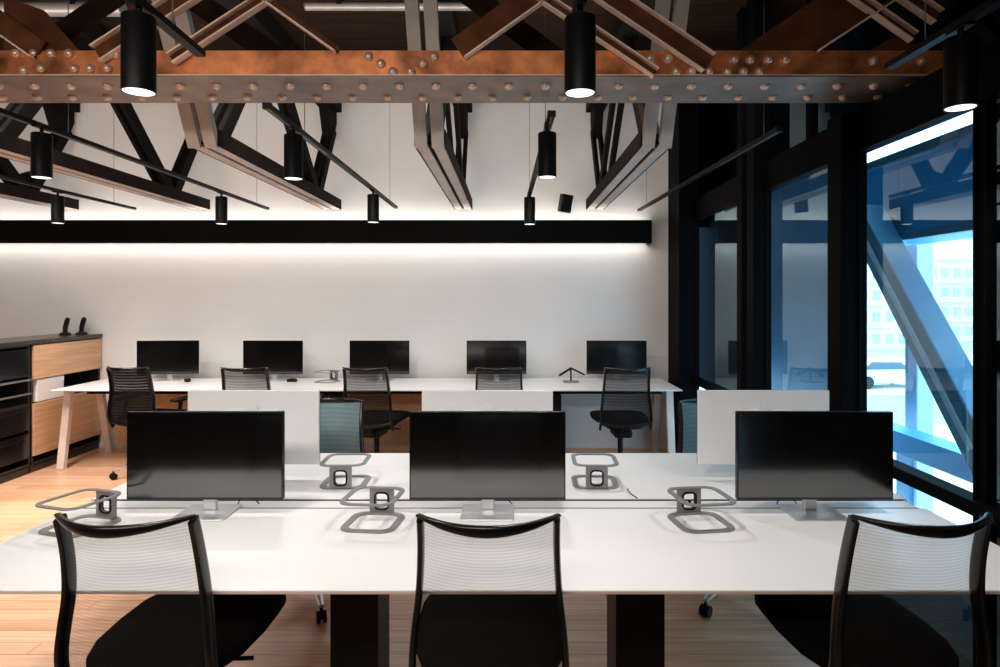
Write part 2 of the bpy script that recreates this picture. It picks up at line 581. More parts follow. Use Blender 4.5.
def building(name, x0, x1, y0, y1, h, rows, fm, label, z0=1.2, pitch=2.6):
    t = thing(name, ((x0 + x1) / 2, (y0 + y1) / 2, -3.2), label, 'building', 'city buildings outside the window')
    hx, hy = (x1 - x0) / 2, (y1 - y0) / 2
    MB().quad_box((-hx, -hy, 0), (hx, hy, h)).build('wall', fm, t)
    for r in range(rows):
        z = z0 + r * pitch
        nw = int((x1 - x0) / 1.0)
        w = MB()
        for k in range(nw):
            cx = -hx + (k + 0.5) * (x1 - x0) / nw
            w.quad_box((cx - 0.3, -hy - 0.06, z), (cx + 0.3, -hy + 0.05, z + 0.75))
        w.build('window_row', M['facade_win'], t)
        MB().quad_box((-hx, -hy - 0.35, z - 0.5), (hx, -hy, z - 0.3)).build('ledge', M['facade2'], t)
    MB().quad_box((-hx - 0.2, -hy - 0.3, h), (hx + 0.2, hy + 0.2, h + 0.35)).build('cornice', fm, t)


building('office_block', 24, 34.5, 52, 62, 9.5, 5, M['facade'], 'white city block with five window rows, left of the thick brace', 1.0, 1.75)
building('office_block', 35.5, 52, 56, 66, 8.0, 4, M['facade2'], 'lower light grey city block seen just right of the outside column', 1.4, 1.7)
building('office_block', 54, 72, 66, 76, 15.0, 7, M['facade'], 'tall white city block at the right of the large window', 1.2, 1.95)


def car(loc, rz, label):
    t = thing('parked_car', loc, label, 'car', None, rz)
    prof = [(-2.1, 0.25), (2.1, 0.25), (2.15, 0.75), (1.25, 0.95), (0.65, 1.42), (-1.1, 1.46), (-1.85, 0.98), (-2.15, 0.85)]
    m = Matrix(((1, 0, 0, 0), (0, 0, 1, -0.85), (0, 1, 0, 0), (0, 0, 0, 1)))
    MB().prism(prof, 1.7, m).build('body', M['car'], t, bevel=0.12, seg=3)
    m2 = Matrix(((1, 0, 0, 0), (0, 0, 1, -0.87), (0, 1, 0, 0), (0, 0, 0, 1)))
    MB().prism([(1.08, 0.98), (0.58, 1.36), (-1.05, 1.39), (-1.6, 1.0)], 1.74, m2).build('side_window', M['car_glass'], t)
    for x in (-1.3, 1.35):
        for y in (-0.78, 0.78):
            MB().cyl((x, y - 0.1, 0.33), (x, y + 0.1, 0.33), 0.33).build('wheel', M['tyre'], t)


car((19.6, 34.0, -3.19), 0.15, 'white car on the street outside, low in the large window')

# ------------------------------------------------------------------ roof trusses
tr = thing('roof_truss', (0, 0, 2.45), '', 'roof truss')
NY, EY = 3.79, 6.56
for s in (-1, 1):
    MB().quad_box((s * 0.05 - 0.036 + s * 0.0, NY, 0.0), (s * 0.05 + 0.036, EY, 0.012)).build('bottom_plate', M['chord'], tr)
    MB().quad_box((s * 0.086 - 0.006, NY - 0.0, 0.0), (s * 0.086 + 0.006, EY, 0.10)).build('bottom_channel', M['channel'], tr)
    if s > 0:
        MB().quad_box((-0.016, NY + 0.01, 0.010), (0.016, EY, 0.03)).build('slot_filler', M['web'], tr)  # added dark strip, stops light showing through the chord slot
    # inclined end post, a flat channel facing the room
    MB().bar((s * 0.05, NY + 0.02, -0.004), (s * 0.05, NY - 0.62, 1.15), 0.072, 0.05, up=(0, -1.15, -0.62)).build('end_post', M['chord'], tr)
for s in (-1, 1):
    for (p, q) in (((3.95, 0.07), (4.72, 1.02)), ((5.92, 0.07), (4.80, 1.02)), ((5.98, 0.07), (6.48, 0.80))):
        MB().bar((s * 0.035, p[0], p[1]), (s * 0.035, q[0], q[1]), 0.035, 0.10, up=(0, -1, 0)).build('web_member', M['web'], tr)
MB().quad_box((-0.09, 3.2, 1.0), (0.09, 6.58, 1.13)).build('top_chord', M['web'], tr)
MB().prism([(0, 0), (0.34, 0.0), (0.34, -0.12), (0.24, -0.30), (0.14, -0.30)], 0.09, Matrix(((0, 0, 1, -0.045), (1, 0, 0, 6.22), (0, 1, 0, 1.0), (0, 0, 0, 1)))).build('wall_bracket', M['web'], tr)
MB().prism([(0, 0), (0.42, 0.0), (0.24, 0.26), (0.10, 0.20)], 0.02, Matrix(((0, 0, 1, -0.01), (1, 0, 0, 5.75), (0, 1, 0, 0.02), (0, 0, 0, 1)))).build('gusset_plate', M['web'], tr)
tl = ['steel roof truss nearest the glazed wall, right of the three hanging spotlights',
      'steel roof truss above the middle of the room, left of the central light track',
      'steel roof truss above the second and third back-wall monitors from the left',
      'steel roof truss passing behind the left hanging spotlights',
      'steel roof truss furthest left, showing only a stub by the photo edge']
for i, x in enumerate((0.87, -0.476, -1.82, -3.165, -4.51)):
    o = place(tr, i == 0, (x, 0, 2.45), 0, tl[i], 'roof trusses')

# ------------------------------------------------------------------ riveted lattice girder
g = thing('lattice_girder', (0, 3.15, 2.568), 'rusty copper-coloured riveted lattice girder crossing the whole room', 'girder')
GX0, GX1 = -6.19, 1.69
def G(px, py, Y=2.95):
    return PX(px, py, Y) - Vector((0, 3.15, 2.568))
MB().quad_box((GX0, -0.20, 0), (GX1 + 0.34, 0.195, 0.008)).build('bottom_plate', M['plate'], g)
MB().quad_box((GX0, -0.185, 0.008), (GX1 + 0.34, -0.172, 0.128)).build('front_angle', M['copper'], g)
MB().quad_box((GX0, -0.199, 0.008), (GX1 + 0.34, -0.185, 0.013)).build('lit_angle_toe', M['lat_edge'], g)  # bright line of the lit plate top, made as a pale strip
MB().quad_box((GX0, 0.165, 0.018), (GX1 + 0.34, 0.178, 0.128)).build('rear_angle', M['copper'], g)
MB().quad_box((GX0, -0.20, 0.78), (GX1 + 0.34, 0.195, 0.82)).build('top_plate', M['plate'], g)
TOP = 0.79

def lattice(p, q, wpx, yoff, edges=(1, 1), Y=2.95):
    a, b = G(*p, Y), G(*q, Y)
    a.y = b.y = yoff
    d = (b - a)
    if b.z < TOP:
        b = b + d * ((TOP - b.z) / d.z)
    if b.x > 2.0:                       # stop short of the clerestory glass
        b = a + (b - a) * ((2.0 - a.x) / (b.x - a.x))
    w = wpx / F * Y
    d = (b - a).normalized()
    nrm = Vector((0, -1, 0))
    s = d.cross(nrm)          # in-plane, across
    if s.z > 0:
        s = -s                # s points downwards
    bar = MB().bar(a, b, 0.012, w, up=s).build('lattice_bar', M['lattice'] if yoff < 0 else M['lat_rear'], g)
    for sg, on in ((1, edges[0]), (-1, edges[1])):
        if on:
            o = s * (w / 2 * sg) + Vector((0, -0.016, 0))
            MB().bar(a + o, b + o, 0.04, 0.007, up=s).build('bar_flange', M['lat_edge'], bar)

FY, RY = -0.195, 0.16
lattice((98, 55), (230, -30), 17, FY)
lattice((172, 60), (290, -17), 10, FY)
lattice((338, 50), (240, -20), 7, FY, (1, 0))
lattice((458, 49), (545, -13), 24, FY, (1, 0))
lattice((655, 74), (530, -10), 9, FY)
lattice((708, 64), (595, -12), 20, FY)
lattice((816, 50), (892, 0), 4, FY, (1, 0))
lattice((912, 38), (832, -18), 9, FY)
lattice((936, 18), (890, -14), 14, FY)
lattice((40, 50), (-60, -20), 20, FY, (1, 0))
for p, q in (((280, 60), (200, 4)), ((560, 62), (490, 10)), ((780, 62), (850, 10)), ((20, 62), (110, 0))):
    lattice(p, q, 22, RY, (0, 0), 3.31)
# gusset plates riveted on the front angle
for poly in (((0, 51), (78, 51), (40, 8), (0, -6)), ((738, 51), (816, 51), (866, 18), (880, -15), (835, -15)), ((868, 51), (925, 51), (905, 30))):
    pts = [G(x, y) for x, y in poly]
    m = Matrix(((1, 0, 0, 0), (0, 0, -1, -0.168), (0, 1, 0, 0), (0, 0, 0, 1)))
    MB().prism([(p.x, p.z) for p in pts], 0.01, m).build('gusset_plate', M['lattice'], g)

rv = MB().lathe([(0.022, 0), (0.0215, 0.008), (0.017, 0.017), (0.009, 0.022), (0.001, 0.0235)], n=14).build('rivet', M['rivet'], g, smooth=True)
rv_used = [False]
def rivet(loc, rot, dark=False):
    o = rv if not rv_used[0] else rv.copy()
    if rv_used[0]:
        COL.objects.link(o)
        o.parent = g
    rv_used[0] = True
    o.location = loc
    o.rotation_euler = rot
rvp_mesh = None
for k in range(-12, 17):                   # two rows under the bottom plate
    for (x, y) in ((-0.703 + k * 0.1745, 3.06 - 3.15), (-0.795 + k * 0.1768, 3.23 - 3.15)):
        if -2.65 < x < 2.0:
            rivet((x, y, 0.0), (PI, 0, 0))
for (px, py) in ((17, 54), (35, 54), (52, 54), (70, 54), (117, 55), (42, 69), (75, 69), (91, 69), (108, 69), (25, 71),
                 (369, 57), (381, 64), (393, 72), (411, 72), (423, 64), (434, 57),
                 (650, 59), (668, 59), (676, 72), (691, 72), (709, 72), (734, 60), (750, 60), (768, 60), (785, 60), (727, 72), (743, 72), (759, 72), (873, 61), (921, 62)):
    p = G(px, py, 2.965)
    rivet((p.x, -0.185, p.z), (PI / 2, 0, 0))

# ceiling pipes
t = thing('ceiling_pipe', (-0.68, 4.06, 3.40), 'thin grey pipe under the dark roof above the middle of the girder', 'pipe', 'pipes under the roof')
MB().cyl((-0.62, 0, 0), (0.62, 0, 0), 0.028).build('tube', M['pipe'], t, smooth=True)
for x in (-0.4, 0.4):
    MB().quad_box((x - 0.015, -0.03, 0.0), (x + 0.015, 0.03, 0.22)).build('hanger', M['web'], t)
t = thing('ceiling_pipe', (-3.6, 4.0, 3.36), 'thick grey pipe under the roof at the top left corner', 'pipe', 'pipes under the roof')
MB().cyl((-1.7, 0, 0), (1.18, 0, 0), 0.05).build('tube', M['pipe'], t, smooth=True)
MB().cyl((-1.7, 0.0, 0.11), (1.1, 0.0, 0.11), 0.025).build('conduit', M['pipe'], t, smooth=True)
for x in (-1.0, 0.0, 0.9):
    MB().quad_box((x - 0.015, -0.055, 0.0), (x + 0.015, 0.055, 0.26)).build('hanger', M['web'], t)

# ------------------------------------------------------------------ light tracks and spotlights
def track(x0, y0, x1, y1, label, wires):
    t = thing('light_track', (x0, y0, 2.435), label, 'light track', 'suspended light tracks')
    e = Vector((x1 - x0, y1 - y0, 0))
    MB().bar((0, 0, 0), e, 0.034, 0.022).build('rail', M['black'], t)
    MB().bar((0, 0, -0.0125), e, 0.008, 0.004).build('slot', M['pipe'], t)
    MB().bar((0, -0.012, 0), (0, 0.012, 0), 0.04, 0.028).build('end_cap', M['black'], t)
    for f in wires:
        p = e * f
        MB().cyl(p + Vector((0, 0, 0.01)), p + Vector((0, 0, ZC - 2.435)), 0.0022, n=6).build('suspension_wire', M['pipe'], t)

track(-3.74, 3.0, -3.74, 6.38, 'black light track furthest left behind the girder', (0.16, 0.9))
track(-2.415, 2.95, -2.415, 6.38, 'black light track running over the leftmost back-wall monitors', (0.16, 0.92))
track(-1.12, 2.955, -1.12, 6.30, 'black light track left of the central truss behind the girder', (0.16, 0.9))
track(0.20, 3.08, 0.165, 5.62, 'short black light track right of the central truss behind the girder', (0.17, 0.95))
track(1.414, 3.36, 1.31, 6.5, 'black light track beside the glazed wall behind the girder', (0.06, 0.9))
track(-1.05, -0.6, -1.12, 2.32, 'black light track over the left chair, ending in front of the girder', (0.4, 0.93))
track(0.21, -0.6, 0.21, 2.25, 'black light track over the middle chair, ending before the girder', (0.4, 0.9))
track(1.47, -0.6, 1.45, 2.45, 'black light track over the right chair, ending before the girder', (0.4, 0.93))

sp = thing('track_spotlight', (0, 0, 2.165), '', 'spotlight')
R = 0.047
prof = [(0.036, 0.006), (R - 0.004, 0.002), (R - 0.003, 0.0), (R, 0.0), (R, 0.222), (R - 0.003, 0.226), (0.010, 0.226)]
MB().lathe(prof, n=32).build('body', M['black'], sp, smooth=True)
MB().lathe([(0.0005, 0.004), (R - 0.004, 0.004), (R - 0.004, 0.001), (0.0005, 0.001)], n=32).build('lens', M['lens'], sp)
MB().cyl((0, 0, 0.222), (0, 0, 0.27), 0.009, n=12).build('stem', M['black'], sp)
MB().box((0, 0, 0.262), (0.03, 0.10, 0.02)).build('adapter', M['black'], sp)
spots = [
    (-1.108, 1.91, 1.0, 'large black cylinder spotlight over the left front monitor, before the girder'),
    (0.21, 1.92, 0.9, 'large black cylinder spotlight in front of the girder at top centre'),
    (1.457, 2.07, 0.65, 'large black cylinder spotlight at the top right corner'),
    (-2.40, 3.28, 1.3, 'black cylinder spotlight by the left photo edge just below the girder'),
    (-1.12, 3.31, 1.0, 'black cylinder spotlight below the girder, left of the central truss'),
    (0.19, 3.27, 0.8, 'black cylinder spotlight below the girder, right of the central truss'),
    (-3.745, 5.30, 1.5, 'small black spotlight over the pelmet, leftmost of the far row'),
    (-2.412, 5.35, 1.0, 'small black spotlight over the pelmet above the leftmost white-backed monitor'),
    (-1.12, 5.24, 1.0, 'small black spotlight over the pelmet above the middle back-wall monitor'),
    (0.165, 5.38, 0.8, 'small black spotlight over the pelmet above the fourth back-wall monitor'),
]
for i, (x, y, pw, lb) in enumerate(spots):
    place(sp, i == 0, (x, y, 2.165), 0, lb, 'track spotlights')
    light('spotlight_light', 'SPOT', (x, y, 2.158), SPOT_W * pw, (1.0, 0.975, 0.95), (0, 0, 0), spot_size=math.radians(140), spot_blend=1.0, shadow_soft_size=0.045)

# wall speaker above pelmet
t = thing('wall_speaker', (0.56, 6.47, 2.50), 'small black speaker on the upper wall, left of the truss by the window', 'speaker', None, 0.25)
MB().box((0, 0, 0), (0.115, 0.10, 0.18), (0.15, 0.12, 0)).build('cabinet', M['black'], t, bevel=0.008)
MB().box((0.0, -0.058, 0.0), (0.09, 0.012, 0.15), (0.15, 0.12, 0)).build('grille', M['web'], t, bevel=0.003)
MB().box((0, 0.075, 0), (0.03, 0.09, 0.03)).build('mount', M['black'], t)

# ------------------------------------------------------------------ desks
DZ = 0.73
DX0, DX1 = -1.71, 1.62
d = thing('bench_desk', (0, 2.55, 0), 'long white double bench desk in front, under three dark monitors', 'desk')
def D(lo, hi):
    return (Vector(lo) - Vector((0, 2.55, 0)), Vector(hi) - Vector((0, 2.55, 0)))
MB().quad_box(*D((DX0, 1.80, DZ - 0.011), (DX1, 2.495, DZ))).build('near_top', M['white'], d, bevel=0.002)
MB().quad_box(*D((DX0, 1.797, DZ - 0.0105), (DX1, 1.80, DZ - 0.002))).build('edge_band', M['edge'], d)
MB().quad_box(*D((DX0, 2.612, DZ - 0.011), (DX1, 3.38, DZ))).build('far_top', M['white'], d, bevel=0.002)
MB().quad_box(*D((DX0 + 0.02, 2.512, DZ - 0.012), (0.72, 2.600, DZ - 0.004))).build('cable_tray_lid', M['white'], d, bevel=0.001)
MB().quad_box(*D((0.735, 2.512, DZ - 0.012), (DX1 - 0.02, 2.600, DZ - 0.004))).build('cable_tray_lid', M['white'], d, bevel=0.001)
for ya in (2.497, 2.600):
    MB().quad_box(*D((DX0 + 0.02, ya, DZ - 0.03), (DX1 - 0.02, ya + 0.011, DZ - 0.0015))).build('gap_strip', M['black'], d)
MB().quad_box(*D((DX0 + 0.05, 2.49, DZ - 0.13), (DX1 - 0.05, 2.62, DZ - 0.018))).build('cable_tray', M['black'], d)
for x0, x1 in ((-0.647, -0.474), (0.381, 0.557)):
    pd = MB().quad_box(*D((x0, 2.30, 0.03), (x1, 2.52, DZ - 0.13))).build('pedestal', M['black'], d, bevel=0.004)
    MB().quad_box(*D((x0, 2.30, DZ - 0.13), (x1, 2.52, DZ - 0.011))).build('support_head', M['black'], pd)
    MB().quad_box(*D((x0, 2.30, 0.0), (x1, 2.52, 0.03))).build('foot_plate', M['black'], pd)

d2 = thing('wall_desk', (-1.27, 6.1, 0), 'long white desk along the back wall with five dark monitors on it', 'desk')
def D2(lo, hi):
    o = Vector((-1.27, 6.1, 0))
    return (Vector(lo) - o, Vector(hi) - o)
MB().quad_box(*D2((-4.07, 5.67, DZ - 0.011), (1.53, 6.50, DZ))).build('top', M['white'], d2, bevel=0.002)
MB().quad_box(*D2((-3.9, 5.9, DZ - 0.07), (1.40, 5.94, DZ - 0.011))).build('front_rail', M['black'], d2)
MB().quad_box(*D2((-3.9, 6.3, DZ - 0.07), (1.40, 6.34, DZ - 0.011))).build('rear_rail', M['black'], d2)
for x in (-4.045, 1.46):
    for (ya, yb) in ((5.88, 5.77), (6.30, 6.46)):
        o = Vector((-1.27, 6.1, 0))
        MB().bar(Vector((x, yb, 0.0)) - o, Vector((x, ya, DZ - 0.011)) - o, 0.065, 0.05, up=(0, 1, 0)).build('leg', M['leg_wood'], d2, bevel=0.004)
    MB().quad_box(*D2((x - 0.025, 5.93, DZ - 0.05), (x + 0.025, 6.30, DZ - 0.011))).build('leg_head', M['leg_wood'], d2)
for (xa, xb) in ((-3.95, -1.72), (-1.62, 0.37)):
    MB().quad_box(*D2((xa, 6.44, 0.06), (xb, 6.46, DZ - 0.07))).build('back_panel', M['oak'], d2)  # panel in oak colour below the desk top, before the wall
for x in (-1.67, 0.42):
    MB().quad_box(*D2((x - 0.045, 5.80, 0.0), (x + 0.045, 6.40, DZ - 0.07))).build('centre_support', M['black'], d2, bevel=0.003)

# ------------------------------------------------------------------ monitors
MW, MH = 0.59, 0.332
def monitor(name, shell, label, zb, foot_w):
    t = thing(name, (0, 0, DZ), label, 'monitor')
    MB().quad_box((-MW / 2, 0.004, zb), (MW / 2, 0.022, zb + MH)).build('back_shell', shell, t, bevel=0.003)
    MB().quad_box((-MW / 2, -0.002, zb), (MW / 2, 0.004, zb + MH)).build('bezel', M['black_gloss'], t, bevel=0.001)
    MB().quad_box((-MW / 2 + 0.005, -0.003, zb + 0.009), (MW / 2 - 0.005, -0.0015, zb + MH - 0.005)).build('screen', M['screen'], t)
    MB().quad_box((-0.12, 0.022, zb + 0.08), (0.12, 0.04, zb + 0.25)).build('rear_housing', shell, t, bevel=0.006)
    MB().lathe([(0.002, 0), (0.028, 0), (0.028, 0.006), (0.002, 0.006)]).build('mount_cap', shell, t).matrix_local = Matrix.Translation((0, 0.046, zb + 0.25)) @ Matrix.Rotation(PI / 2, 4, 'X')
    MB().bar((0, 0.045, 0.006), (0, 0.05, zb + 0.17), 0.05, 0.022, up=(0, 1, 0)).build('neck', M['silver'], t, bevel=0.004)
    fb = MB()
    fb.quad_box((-foot_w / 2, -0.07, 0.0), (foot_w / 2, 0.11, 0.007))
    fb.build('foot', M['silver'], t, bevel=0.003)
    return t

mf = monitor('monitor', M['black'], '', 0.058, 0.20)
fm = [(205, 'large dark monitor on the front desk, left of the three'),
      (487.5, 'large dark monitor on the front desk behind the middle chair'),
      (815, 'large dark monitor on the front desk nearest the window')]
for i, (px, lb) in enumerate(fm):
    Y = 2.42
    o = place(mf, i == 0, ((px - 510) / F * Y, Y, DZ), 0, lb, 'front desk monitors')
mb = monitor('monitor', M['shell'], '', 0.071, 0.20)
bm_ = [(255, 'white-backed monitor facing away on the far desk side, left of the three'),
       (487.5, 'white-backed monitor facing away behind the middle front monitor'),
       (762, 'white-backed monitor facing away, nearest the window')]
for i, (px, lb) in enumerate(bm_):
    Y = 2.90
    o = place(mb, i == 0, ((px - 510) / F * Y, Y, DZ), PI, lb, 'white-backed monitors')
mr = monitor('monitor', M['shell'], '', 0.062, 0.24)
rm = [(168, 5, 'dark monitor on the back wall desk beside the cabinet, first from left'),
      (273, 0, 'dark monitor on the back wall desk, second from left'),
      (379.5, 0, 'dark monitor on the back wall desk, middle of the five'),
      (496.5, 0, 'dark monitor on the back wall desk, fourth from left'),
      (616.5, -2, 'dark monitor on the back wall desk, nearest the glazed wall')]
for i, (px, a, lb) in enumerate(rm):
    Y = 6.32
    o = place(mr, i == 0, ((px - 510) / F * Y, Y, DZ), math.radians(a), lb, 'back wall monitors')

def cable(pts, label, name='cable'):
    b = MB().tube([Vector(p) for p in pts], 0.0022, 6)
    return tag(b.build('cable', M['black'], smooth=True), label, 'cable', 'monitor cables')

for px, lb in ((226, 'thin black cable by the foot of the left front monitor'), (490, 'thin black cable by the foot of the middle front monitor'), (788, 'thin black cable by the foot of the window-side front monitor')):
    x = (px - 510) / F * 2.44
    cable([(x, 2.545, DZ - 0.001), (x + 0.02, 2.55, DZ + 0.04), (x + 0.035, 2.55, DZ + 0.05), (x + 0.06, 2.55, DZ + 0.025), (x + 0.085, 2.55, DZ - 0.001)], lb)
cable([(0.505, 2.74, DZ + 0.003), (0.495, 2.70, DZ + 0.012), (0.505, 2.66, DZ + 0.004), (0.52, 2.615, DZ + 0.003)], 'thin black cable lying between the trays right of the middle monitor')

# ------------------------------------------------------------------ laptop stands
ls = thing('laptop_stand', (0, 0, DZ), '', 'laptop stand')
# local: rear upright plate at y=0, base and tray loops reach towards -y (the user)
def loop(z, y0, y1, w, band, thick):
    m = Matrix.Translation((0, (y0 + y1) / 2, z))
    L = abs(y1 - y0)
    return MB().ring_band(rrect(w, L, 0.05), rrect(w - 2 * band, L - 2 * band, 0.035), thick, m)
loop(0.0, 0.0, -0.21, 0.20, 0.024, 0.005).build('base_loop', M['stand'], ls)
loop(0.097, 0.0, -0.22, 0.20, 0.018, 0.005).build('tray_loop', M['stand'], ls)
mv = Matrix(((1, 0, 0, 0), (0, 0, 1, -0.008), (0, 1, 0, 0.049), (0, 0, 0, 1)))
MB().ring_band(rrect(0.094, 0.098, 0.004), rrect(0.046, 0.056, 0.013), 0.008, mv).build('upright_plate', M['stand'], ls)
mv2 = Matrix(((1, 0, 0, 0), (0, 0, 1, -0.012), (0, 1, 0, 0.049), (0, 0, 0, 1)))
MB().ring_band(rrect(0.058, 0.068, 0.018), rrect(0.046, 0.056, 0.013), 0.016, mv2).build('slot_ring', M['black'], ls)
for i, (x, y, rz, lb) in enumerate((
        (-0.487, 2.44, -6, 'grey loop laptop stand on the near desk between left and middle monitors'),
        (0.680, 2.44, 8, 'grey loop laptop stand on the near desk between middle and right monitors'),
        (-1.51, 2.40, -18, 'grey loop laptop stand at the left end of the front desk'),
        (-0.726, 2.74, 182, 'grey loop laptop stand on the far desk in front of the daylight-tinted chair'),
        (0.372, 2.74, 178, 'grey loop laptop stand on the far desk right of the middle monitor'),
        (-1.74, 6.33, -20, 'small grey loop laptop stand on the back wall desk'))):
    place(ls, i == 0, (x, y, DZ), math.radians(rz), lb, 'loop laptop stands')
t = thing('folding_stand', (0.59, 6.2, DZ), 'black folding stand with two sloping arms on the back wall desk', 'stand')
MB().quad_box((-0.075, -0.06, 0), (0.075, 0.06, 0.012)).build('base', M['stand'], t, bevel=0.003)
MB().cyl((0, 0, 0.01), (0, 0, 0.125), 0.008).build('post', M['black'], t)
MB().bar((-0.115, 0, 0.062), (0.0, 0, 0.135), 0.06, 0.014).build('arm', M['black'], t)
MB().bar((0.0, 0, 0.135), (0.13, 0, 0.072), 0.06, 0.014).build('arm', M['black'], t)

ms = thing('computer_mouse', (0, 0, DZ), '', 'mouse')
MB().sweep([(0, -0.05, 0.010), (0, -0.042, 0.014), (0, 0, 0.018), (0, 0.042, 0.013), (0, 0.05, 0.009)], [(0.01, 0.005), (0.026, 0.013), (0.031, 0.018), (0.028, 0.013), (0.01, 0.006)], n=16, power=2.6).build('body', M['black'], ms, smooth=True)
MB().cyl((-0.003, -0.025, 0.032), (0.003, -0.025, 0.032), 0.006, n=12).build('wheel', M['stand'], ms)
for i, (px, lb) in enumerate(((187.5, 'black mouse right of the first monitor foot on the back desk'), (292, 'black mouse right of the second monitor foot on the back desk'))):
    place(ms, i == 0, ((px - 510) / F * 6.22, 6.22, DZ), 0.5 + i, lb, 'computer mice')

# ------------------------------------------------------------------ chairs
PROF = [(0.44, -0.200), (0.50, -0.234), (0.57, -0.244), (0.65, -0.240), (0.72, -0.237), (0.80, -0.245), (0.88, -0.262), (0.956, -0.286)]
def prof_y(z):
    for (z0, y0), (z1, y1) in zip(PROF, PROF[1:]):
        if z <= z1:
            f = (z - z0) / (z1 - z0)
            return y0 + (y1 - y0) * f
    return PROF[-1][1]
def half_w(z):
    pts = [(0.40, 0.215), (0.60, 0.210), (0.74, 0.193), (0.85, 0.186), (0.96, 0.184)]
    for (z0, w0), (z1, w1) in zip(pts, pts[1:]):
        if z <= z1:
            return w0 + (w1 - w0) * (z - z0) / (z1 - z0)
    return 0.184
def bulge(z):
    return 0.035 + 0.055 * max(0, (z - 0.44) / 0.5)

def smooth_path(pts, n=4):
    out = []
    P = [Vector(p) for p in pts]
    for i in range(len(P) - 1):
        p0, p1, p2, p3 = P[max(i - 1, 0)], P[i], P[i + 1], P[min(i + 2, len(P) - 1)]
        for k in range(n):
            u = k / n
            out.append(0.5 * ((2 * p1) + (p2 - p0) * u + (2 * p0 - 5 * p1 + 4 * p2 - p3) * u * u + (3 * p1 - p0 - 3 * p2 + p3) * u ** 3))
    out.append(P[-1])
    return out

